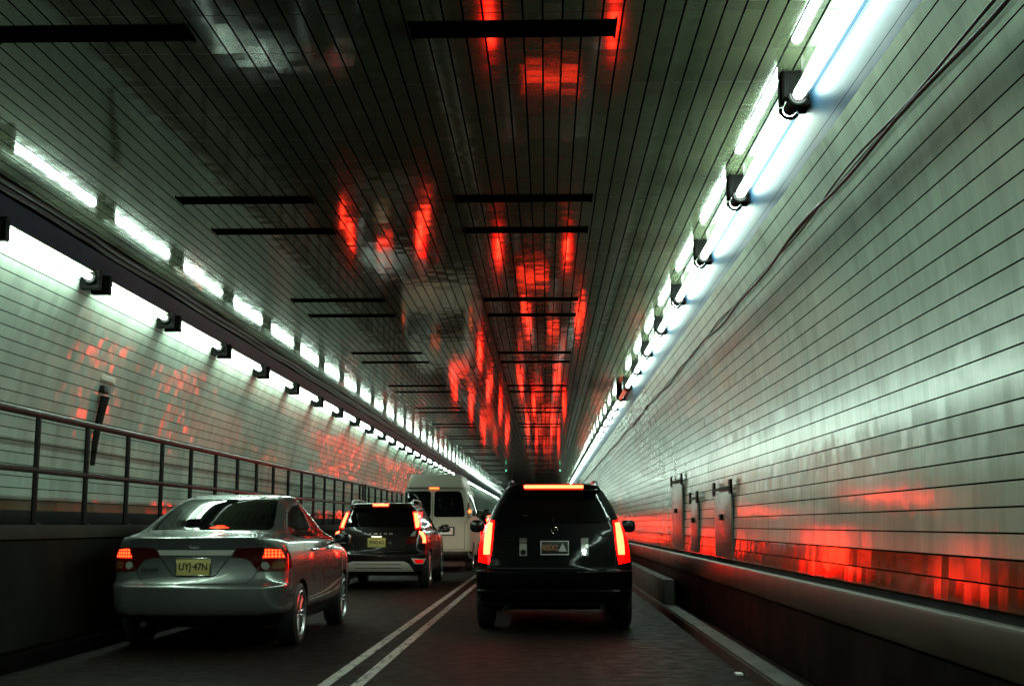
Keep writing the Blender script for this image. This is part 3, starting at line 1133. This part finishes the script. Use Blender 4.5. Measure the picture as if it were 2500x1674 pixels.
# lamps: inner part sits on the lid, outer part on the corner of the body
inner = [(.347, .905), (.468, .893), (.525, .872), (.588, .782), (.640, .85), (.645, 1.0), (.52, 1.0), (.405, .992)]
outer = [(.600, .775), (.84, .772), (.85, .86), (.835, .93), (.805, .978), (.76, 1.002), (.655, 1.002), (.650, .85)]
led = [(.645, .896), (.832, .896), (.80, .972), (.70, .99), (.668, .985)]
for s in (1, -1):
    f = (lambda p: p) if s > 0 else mir
    d = 'right' if s > 0 else 'left'
    tl = civ.patch("tail_light", [(f(outer), 'rear')], M_lens, off=0.006, step=0.02)
    side = [(0.24, .773), (0.47, .80), (0.42, .90), (0.33, .98), (0.24, .99)]
    civ.patch("side_lens", [(side if True else side, d)], M_lens, off=0.006, parent=tl)
    civ.patch("brake_lamp", [(f(led), 'rear')], M_led, off=0.010, step=0.02, parent=tl)
    civ.patch("reversing_lamp", [(f(circ(.668, .826, .036)), 'rear')], M_clear, off=0.011, step=0.02, parent=tl)
    civ.patch("reversing_ring", [(f(circ(.668, .826, .042)), 'rear')], M_chrome, off=0.0095, step=0.02, parent=tl)
    civ.patch("indicator_lamp", [(f(rect(.735, .832, .795, .862, .015)), 'rear')], M_amber, off=0.011, step=0.02, parent=tl)
    civ.patch("lid_light", [(f(inner), 'rear')], M_lensd, off=0.005, step=0.02)
civ.seam("lid_gap", [([(-.645, 1.0), (-.645, .86), (-.595, .775), (-.548, .695), (-.50, .66), (-.46, .652), (.46, .652), (.50, .66), (.548, .695), (.595, .775), (.645, .86), (.645, 1.0), (.64, 1.06), (.60, 1.125)], 'rear'), ([(-.645, 1.0), (-.64, 1.06), (-.60, 1.125)], 'rear')], M_plas, width=0.008)
civ.seam("bumper_gap", [([(.60, .770), (.70, .767), (.835, .765)], 'rear'), ([(-.60, .770), (-.70, .767), (-.835, .765)], 'rear'), ([(0.25, .765), (0.47, .79), (0.56, .66)], 'right'), ([(0.25, .765), (0.47, .79), (0.56, .66)], 'left')], M_plas, width=0.008)
civ.patch("lid_garnish", ([(-.355, .925), (.345, .925), (.375, .972), (-.375, .972)], 'rear'), M_satin, off=0.010)
civ.seam("plate_recess", [([(-.36, .912), (-.22, .735), (-.17, .72), (.15, .72), (.20, .735), (.33, .912)], 'rear')], M_plas, width=0.012)
pz, _ = civ.cast(0, .81, 'rear')
plate(civ, -.017, .812, .325, .155, pz.y - 0.012, M_plate, M_ink, "UYJ·47N", None, None, frame=M_chrome, tilt=0.0, fr=0.011)
# badge
bg = empty("maker_badge", (-.012, pz.y - 0.005, 1.035), parent=civ.root)
bm = bmesh.new()
for a in ((-.030, -.020, -.026, .028), (.020, .030, -.026, .028), (-.022, .022, -.006, .005)):
    add_box(bm, a[0], a[1], -0.016, -0.004, a[2], a[3], bev=0.002)
bm_obj("badge_letter", bm, M_rim, bg)
bm = bmesh.new()
ring = rect(-.048, .048, -.040, .040, .018)
add_tube(bm, [(x, -0.010, z) for x, z in ring] + [(ring[0][0], -0.010, ring[0][1])], 0.004, 6)
bm_obj("badge_ring", bm, M_rim, bg)
p, _ = civ.cast(-.45, .79, 'rear')
text_obj("badge_lettering", "CIVIC", 0.036, M_plas, civ.root, (-.455, p.y - 0.010, .785), width=0.17, rz=-0.06, depth=0.004, bold=0.001)
# third brake light on the parcel shelf, seen at the foot of the glass
civ.patch("high_brake_light", ([(-.01, 1.185), (.09, 1.178), (.19, 1.185), (.12, 1.207), (.06, 1.207)], 'rear'), M_led, off=0.006, step=0.02)
civ.mirror(1.00, 2.72, 1.06, 1, M_silver)
civ.mirror(-1.00, 2.72, 1.06, -1, M_silver)
bm = bmesh.new()
add_tube(bm, [(-.5, 0.35, .27), (-.5, 0.12, .265)], 0.03, 10)
bm_obj("exhaust_pipe", bm, M_plas, civ.root)
add_headlights(civ, .62, .70, 60)

# ---------------------------------------------------------------- black SUV
sk = [
    (0.24, 0.78, 0.45, 4.5, .25, .2, .06),
    (0.30, 0.87, 0.12, 4.85, .22, .22, .07),
    (0.38, 0.905, 0.05, 4.90, .20, .22, .07),
    (0.47, 0.918, 0.022, 4.92, .18, .22, .07),
    (0.485, 0.918, 0.040, 4.92, .18, .22, .07),
    (0.60, 0.922, 0.010, 4.92, .18, .22, .07),
    (0.69, 0.924, 0.000, 4.90, .18, .22, .07),
    (0.705, 0.924, 0.030, 4.90, .18, .22, .06),
    (0.85, 0.920, 0.050, 4.85, .17, .22, .06),
    (0.98, 0.905, 0.070, 4.70, .16, .22, .06),
    (1.08, 0.870, 0.095, 4.10, .16, .22, .06),
    (1.16, 0.835, 0.120, 3.75, .16, .22, .06),
    (1.24, 0.800, 0.155, 3.60, .16, .22, .08),
    (1.38, 0.745, 0.250, 3.35, .17, .22, .09),
    (1.53, 0.665, 0.360, 3.05, .17, .22, .09),
    (1.62, 0.610, 0.420, 2.80, .16, .22, .08),
    (1.637, 0.585, 0.330, 2.72, .14, .20, .06),
    (1.675, 0.560, 0.300, 2.60, .14, .20, .06),
    (1.695, 0.530, 0.340, 2.50, .16, .20, .06),
    (1.708, 0.440, 0.60, 2.40, .18, .15, .05),
    (1.716, 0.280, 1.10, 2.30, .15, .12, .02),
    (1.718, 0.060, 1.50, 2.10, .04, .04, .01),
]
srx = Car("suv", sk, M_blackp, (0.085, 14.22, 0), (0.98, 3.93), 0.355, 0.40, rim_r=0.25, cf=0.3, widen=1.018)
tag(srx.root, "black SUV with tall glowing tail lights and black plate, directly ahead", "car", "vehicles in the tunnel queue")
srx.patch("rear_window", ([(-.60, 1.235), (.60, 1.235), (.655, 1.27), (.62, 1.38), (.545, 1.54), (.50, 1.612), (-.50, 1.612), (-.545, 1.54), (-.62, 1.38), (-.655, 1.27)], 'rear'), M_glass, off=0.004)
for s in (1, -1):
    f = (lambda p: p) if s > 0 else mir
    d = 'right' if s > 0 else 'left'
    lens = [(.742, .775), (.865, .80), (.855, .95), (.825, 1.10), (.785, 1.24), (.762, 1.275), (.690, 1.262), (.700, 1.12), (.712, .95)]
    core = [(.736, .880), (.805, .880), (.803, .97), (.792, 1.08), (.770, 1.18), (.757, 1.238), (.706, 1.238), (.716, 1.10), (.728, .97)]
    tl = srx.patch("tail_light", [(f(lens), 'rear')], M_halo, off=0.008, step=0.02)
    srx.patch("brake_lamp", [(f(core), 'rear')], M_brake, off=0.015, step=0.02, parent=tl)
    srx.patch("reversing_light", [(f(rect(.310, .395, .866, 1.0, .008)), 'rear')], M_clear, off=0.012, step=0.02)
    rl = srx.patch("reversing_light_cap", [(f(rect(.310, .395, 1.004, 1.066, .008)), 'rear')], M_steel, off=0.010, step=0.02)
    srx.patch("reversing_bulb", [(f(circ(.352, .905, .032)), 'rear')], M_chrome, off=0.014, step=0.02, parent=rl)
    srx.patch("side_window", [([(0.62, 1.24), (0.72, 1.42), (0.86, 1.56), (1.5, 1.60), (1.5, 1.17), (0.9, 1.20)], d)], M_glass2, off=0.003)
    srx.patch("side_window", [([(1.56, 1.60), (2.5, 1.60), (2.75, 1.52), (3.3, 1.18), (3.3, 1.10), (1.56, 1.165)], d)], M_glass2, off=0.003)
    srx.seam("door_gap", [([(1.52, 1.14), (1.50, 0.6), (1.42, .42)], d), ([(2.55, 1.12), (2.58, 0.42)], d), ([(0.42, 0.71), (0.60, 0.70), (0.66, .60)], d)], M_plas, width=0.006)
    # roof rail
    bm = bmesh.new()
    add_tube(bm, [(s * .53, .62, 1.66), (s * .525, .70, 1.715), (s * .52, 0.86, 1.742), (s * .51, 1.6, 1.76), (s * .51, 2.3, 1.745), (s * .52, 2.5, 1.70)], [.006, .013, .016, .016, .016, .008], 8)
    bm_obj("roof_rail", bm, M_blackp, srx.root)
srx.patch("high_brake_light", (rect(-.345, .350, 1.647, 1.676, .006), 'rear'), M_ledbar, off=0.008, step=0.02)
srx.patch("reflection_shield", (rect(-.50, .50, 1.626, 1.641, .004), 'rear'), M_blackp, off=0.030, depth=0.05, step=0.03)  # added strip that blocks the brake bar's reflection in the rear glass
pz, _ = srx.cast(0, .96, 'rear')
plate(srx, .008, .957, .305, .140, pz.y - 0.015, M_plated, M_inkr, "R05X2", None, None, frame=M_satin, tri=True, fr=0.010, sm=M_inkw)
# ring emblem
bm = bmesh.new()
p, n = srx.cast(.008, 1.157, 'rear')
add_tube(bm, [(.008 + .036 * math.cos(R(a)), p.y - 0.012, 1.157 + .036 * math.sin(R(a))) for a in range(0, 361, 20)], 0.006, 8)
o = bm_obj("maker_badge", bm, M_chrome, srx.root)
bm = bmesh.new()
add_box(bm, -.012, .028, p.y - 0.014, p.y - 0.004, 1.148, 1.168, bev=0.004)
bm_obj("badge_shield", bm, M_badge, o)
srx.seam("chrome_strip", [([(-.56, 1.052), (-.47, 1.035), (-.42, 1.03)], 'rear')], M_chrome, width=0.010, off=0.008)
p, _ = srx.cast(.56, .885, 'rear')
text_obj("badge_lettering", "SRX 4", 0.024, M_chrome, srx.root, (.57, p.y - 0.010, .885), width=0.12)
srx.seam("lid_gap", [([(-.66, 1.24), (-.70, 1.05), (-.705, .73), (.705, .73), (.70, 1.05), (.66, 1.24)], 'rear')], M_plas, width=0.006)
srx.seam("bumper_crease", [([(-.80, .695), (.80, .695)], 'rear'), ([(-.78, .478), (.78, .478)], 'rear')], M_badge, width=0.006, off=0.003)
srx.mirror(1.045, 2.98, 1.20, 1, M_blackp, 0.2, 0.17)
srx.mirror(-1.045, 2.98, 1.20, -1, M_blackp, 0.2, 0.17)
p, _ = srx.cast(0, 1.28, 'rear')
bm = bmesh.new()
add_tube(bm, [(0.0, p.y - 0.01, 1.262), (-.02, p.y + 0.02, 1.30), (-.36, p.y + .05, 1.325)], 0.008, 6)
bm_obj("rear_wiper", bm, M_plas, srx.root)
for s in (-1, 1):
    bm = bmesh.new()
    add_tube(bm, [(s * .55, 0.35, .29), (s * .55, 0.08, .285)], 0.035, 10)
    bm_obj("exhaust_pipe", bm, M_badge, srx.root)
add_headlights(srx, .68, .80, 30)

# ---------------------------------------------------------------- dark brown crossover
vk = [
    (0.24, 0.80, 0.45, 4.2, .25, .2, .06),
    (0.31, 0.88, 0.13, 4.55, .24, .25, .10),
    (0.40, 0.91, 0.04, 4.60, .24, .26, .10),
    (0.52, 0.932, 0.005, 4.62, .22, .26, .10),
    (0.64, 0.940, 0.000, 4.62, .22, .26, .10),
    (0.68, 0.942, 0.025, 4.62, .22, .26, .10),
    (0.72, 0.942, 0.060, 4.60, .22, .26, .09),
    (0.86, 0.942, 0.080, 4.55, .20, .26, .09),
    (1.00, 0.930, 0.095, 4.35, .18, .26, .09),
    (1.09, 0.900, 0.120, 3.85, .16, .26, .08),
    (1.16, 0.850, 0.150, 3.55, .14, .26, .08),
    (1.30, 0.800, 0.235, 3.25, .14, .26, .08),
    (1.45, 0.735, 0.345, 2.95, .14, .26, .08),
    (1.555, 0.685, 0.430, 2.70, .14, .24, .08),
    (1.575, 0.665, 0.340, 2.62, .14, .22, .06),
    (1.605, 0.645, 0.320, 2.52, .15, .22, .06),
    (1.628, 0.60, 0.380, 2.42, .16, .20, .06),
    (1.642, 0.50, 0.65, 2.30, .18, .15, .05),
    (1.650, 0.30, 1.10, 2.10, .15, .12, .02),
    (1.652, 0.060, 1.40, 1.90, .04, .04, .01),
]
vol = Car("crossover", vk, M_brown, (-3.23, 23.78, 0), (0.95, 3.70), 0.355, 0.40, rim_r=0.25, lower=0.50)
tag(vol.root, "dark brown crossover with yellow plate and silver bumper guard, ahead of the silver sedan", "car", "vehicles in the tunnel queue")
vol.patch("rear_window", ([(-.66, 1.175), (.66, 1.175), (.70, 1.20), (.665, 1.33), (.60, 1.50), (.57, 1.548), (-.57, 1.548), (-.60, 1.50), (-.665, 1.33), (-.70, 1.20)], 'rear'), M_glass, off=0.004)
for s in (1, -1):
    f = (lambda p: p) if s > 0 else mir
    d = 'right' if s > 0 else 'left'
    up = [(.70, 1.145), (.785, 1.15), (.765, 1.30), (.725, 1.46), (.62, 1.46), (.66, 1.30)]
    core = [(.700, 1.155), (.757, 1.165), (.735, 1.30), (.692, 1.445), (.630, 1.445), (.668, 1.30)]
    hook = [(.765, 1.095), (.835, 1.075), (.880, .98), (.885, .872), (.838, .872), (.832, .965), (.782, 1.045)]
    low = [(.505, .860), (.885, .850), (.893, .98), (.865, 1.09), (.80, 1.13), (.70, 1.13), (.665, 1.10)]
    tl = vol.patch("tail_light", [(f(low), 'rear')], M_lens, off=0.008, step=0.025)
    vol.patch("upper_tail_lens", [(f(up), 'rear')], M_halo, off=0.008, step=0.025, parent=tl)
    vol.patch("brake_lamp", [(f(core), 'rear'), (f(hook), 'rear')], M_brake2, off=0.014, step=0.02, parent=tl)
    vol.patch("reversing_lamp", [(f([(.60, 1.0), (.70, 1.0), (.72, 1.10), (.672, 1.09)]), 'rear')], M_clear, off=0.012, step=0.02, parent=tl)
    rf = vol.patch("bumper_reflector", [(f([(.70, .478), (.855, .474), (.895, .575), (.635, .585)]), 'rear')], M_satin, off=0.010, step=0.03)
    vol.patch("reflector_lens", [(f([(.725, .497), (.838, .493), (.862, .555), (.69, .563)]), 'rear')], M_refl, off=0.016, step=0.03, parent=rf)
    vol.patch("side_window", [([(0.55, 1.20), (0.62, 1.34), (0.78, 1.50), (1.5, 1.54), (1.5, 1.14), (0.9, 1.155)], d)], M_glass2, off=0.003)
    vol.patch("side_window", [([(1.56, 1.54), (2.4, 1.53), (2.65, 1.45), (3.15, 1.16), (3.2, 1.09), (1.56, 1.13)], d)], M_glass2, off=0.003)
    vol.seam("window_trim", [([(0.55, 1.17), (0.9, 1.135), (1.5, 1.118), (3.2, 1.07)], d)], M_chrome, width=0.016, off=0.005)
    vol.seam("door_gap", [([(1.52, 1.12), (1.50, 0.6), (1.40, .45)], d), ([(2.55, 1.09), (2.58, 0.45)], d)], M_plas, width=0.006)
    bm = bmesh.new()
    add_tube(bm, [(s * .60, .55, 1.59), (s * .60, .62, 1.675), (s * .59, 0.75, 1.70), (s * .585, 1.5, 1.71), (s * .585, 2.2, 1.69), (s * .60, 2.35, 1.62)], 0.014, 8)
    bm_obj("roof_rail", bm, M_satin, vol.root)
vol.patch("high_brake_light", (rect(-.155, .155, 1.583, 1.615, .008), 'rear'), M_brake2, off=0.006, step=0.02)
vol.patch("reflection_shield", (rect(-.55, .55, 1.562, 1.576, .004), 'rear'), M_brown, off=0.030, depth=0.05, step=0.03)  # made-up lip, keeps the high brake light from mirroring in the window
pz, _ = vol.cast(0, .88, 'rear')
plate(vol, -.035, .880, .335, .165, pz.y - 0.015, M_plate, M_ink, "WND·61S", "New Jersey", "Garden State", frame=M_plate, fr=0.006)
bm = bmesh.new()
add_box(bm, -.13, .06, pz.y - 0.05, pz.y - 0.02, .985, 1.0, bev=0.003)
bm_obj("plate_lamp", bm, M_pl, vol.root)
p, _ = vol.cast(0.05, 1.04, 'rear')
text_obj("badge_lettering", "VOLVO", 0.036, M_satin, vol.root, (.04, p.y - 0.006, 1.045), width=0.46, space=1.8)
vol.patch("round_sticker", (circ(.224, .872, .030), 'rear'), M_badge, off=0.004, step=0.02)
sg = vol.patch("bumper_guard", ([(-.68, .345), (.68, .345), (.60, .47), (.55, .505), (.49, .525), (-.49, .525), (-.55, .505), (-.60, .47)], 'rear'), M_satin, off=0.018, depth=0.03)
vol.patch("guard_slot", (rect(-.44, .44, .402, .412, .004), 'rear'), M_plas, off=0.022, parent=sg)
vol.patch("guard_slot", (rect(-.44, .44, .478, .486, .003), 'rear'), M_plas, off=0.022, parent=sg)
vol.seam("lid_gap", [([(-.70, 1.17), (-.62, .98), (-.49, .84), (-.47, .715), (.47, .715), (.49, .84), (.62, .98), (.70, 1.17)], 'rear')], M_plas, width=0.007)
vol.mirror(1.05, 2.92, 1.14, 1, M_brown, 0.22, 0.17)
vol.mirror(-1.05, 2.92, 1.14, -1, M_brown, 0.22, 0.17)
bm = bmesh.new()
add_tube(bm, [(0.06, .55, 1.64), (0.06, .62, 1.69), (0.06, .75, 1.655)], [.012, .012, .02], 8)
bm_obj("antenna_fin", bm, M_plas, vol.root)
add_headlights(vol, .68, .78, 260)

# ---------------------------------------------------------------- pale high-roof van
nk = [
    (0.34, 0.90, 0.30, 5.1, .15, .15, .03),
    (0.40, 0.97, 0.12, 5.3, .14, .15, .03),
    (0.56, 0.995, 0.06, 5.4, .12, .15, .03),
    (0.70, 1.000, 0.055, 5.4, .12, .15, .03),
    (1.05, 1.000, 0.060, 5.35, .12, .15, .03),
    (1.20, 0.995, 0.070, 4.9, .12, .15, .03),
    (1.42, 0.975, 0.095, 4.5, .12, .15, .03),
    (1.80, 0.930, 0.150, 4.1, .12, .15, .03),
    (2.08, 0.880, 0.200, 3.8, .12, .15, .03),
    (2.165, 0.845, 0.230, 3.7, .12, .15, .03),
    (2.19, 0.825, 0.190, 3.65, .12, .15, .03),
    (2.22, 0.805, 0.180, 3.6, .12, .15, .03),
    (2.40, 0.755, 0.230, 3.3, .12, .15, .03),
    (2.51, 0.720, 0.280, 3.1, .14, .15, .03),
    (2.550, 0.660, 0.340, 2.9, .16, .15, .03),
    (2.570, 0.50, 0.60, 2.6, .18, .15, .03),
    (2.580, 0.30, 1.0, 2.3, .15, .12, .02),
    (2.583, 0.060, 1.3, 1.9, .04, .04, .01),
]
van = Car("van", nk, M_cream, (-2.96, 32.74, 0), (1.0, 4.4), 0.36, 0.41, rim_r=0.21)
tag(van.root, "cream high-roof van with two dark rear door windows, ahead of the brown crossover", "van", "vehicles in the tunnel queue")
van.patch("door_window", (rect(-.80, -.11, 1.43, 2.10, .07), 'rear'), M_glass, off=0.004)
van.patch("door_window", ([(-.02, 1.46), (.03, 1.42), (.76, 1.42), (.80, 1.47), (.74, 1.90), (.69, 2.06), (.62, 2.10), (.03, 2.10), (-.015, 2.06)], 'rear'), M_glass, off=0.004)
van.seam("door_gap", [([(-.065, 2.15), (-.065, .57)], 'rear'), ([(-.86, 2.12), (-.90, 1.40), (-.80, 1.22), (-.80, .575), (.80, .575), (.80, 1.22), (.90, 1.40), (.86, 2.12), (-.86, 2.12)], 'rear')], M_plas, width=0.012)
for s in (1, -1):
    f = (lambda p: p) if s > 0 else mir
    d = 'right' if s > 0 else 'left'
    tl = van.patch("tail_light", [(f(rect(.865, .945, 1.41, 1.80, .02)), 'rear')], M_lens, off=0.010, step=0.03)
    van.patch("brake_lamp", [(f(circ(.905, 1.565, .030, rz=.05)), 'rear')], M_dim, off=0.016, step=0.02, parent=tl)
    van.patch("reversing_lamp", [(f(rect(.87, .94, 1.43, 1.49, .01)), 'rear')], M_clear, off=0.014, step=0.03, parent=tl)
    van.patch("side_window", [([(0.45, 1.45), (0.45, 2.02), (1.9, 2.02), (1.9, 1.45)], d)], M_glass, off=0.004)
    van.patch("side_window", [([(2.1, 1.45), (2.1, 2.02), (3.4, 2.02), (3.9, 1.7), (4.2, 1.40), (3.4, 1.42)], d)], M_glass, off=0.004)
    van.seam("side_trim", [([(0.4, 2.06), (3.5, 2.06)], d)], M_chrome, width=0.02, off=0.008)
van.patch("high_brake_light", (rect(-.16, .10, 2.165, 2.20, .012), 'rear'), M_dim, off=0.012, step=0.02)
vm = van.patch("rear_bumper", (rect(-.93, .93, .36, .545, .04), 'rear'), M_chrome, off=0.09, depth=0.12)
pz, _ = van.cast(0, 1.05, 'rear')
bm = bmesh.new()
add_box(bm, .10, .535, pz.y - .02, pz.y + .02, .93, 1.17, bev=.01)
bm_obj("plate_holder", bm, M_plas, van.root)
plate(van, .32, 1.05, .33, .165, pz.y - 0.03, M_platew, M_inkr, "14 18", None, None, frame=None)
van.mirror(1.19, 4.15, 1.58, 1, M_plas, 0.24, 0.2)
van.mirror(-1.19, 4.15, 1.58, -1, M_plas, 0.24, 0.2)

# ---------------------------------------------------------------- the rest of the queue, known from its reflections
ahead = [
    (srx, -0.28, 26.5, "black SUV queued in front of the black SUV ahead"),
    (vol, 0.22, 34.5, "brown crossover third in the queue of the lane ahead"),
    (civ, -0.12, 42.0, "silver sedan fourth in the queue of the lane ahead"),
    (vol, -0.30, 50.5, "brown crossover fifth in the queue of the lane ahead"),
    (srx, 0.15, 61.5, "black SUV sixth in the queue of the lane ahead"),
    (vol, -0.35, 73.0, "brown crossover seventh in the queue of the lane ahead"),
    (srx, 0.1, 86.0, "black SUV eighth in the queue of the lane ahead"),
    (srx, -3.1, 43.0, "black SUV queued in front of the cream van"),
    (vol, -3.2, 52.5, "brown crossover two places in front of the cream van"),
    (srx, -3.15, 64.0, "black SUV three places in front of the cream van"),
    (vol, -3.2, 77.0, "brown crossover four places in front of the cream van"),
]
for src, x, y, lab in ahead:
    c = copy_tree(src.root, None, skip=("license_plate", "badge_lettering", "maker_badge", "headlight_beam"))
    c.location = (x, y, 0)
    tag(c, lab, "car", "vehicles in the tunnel queue")
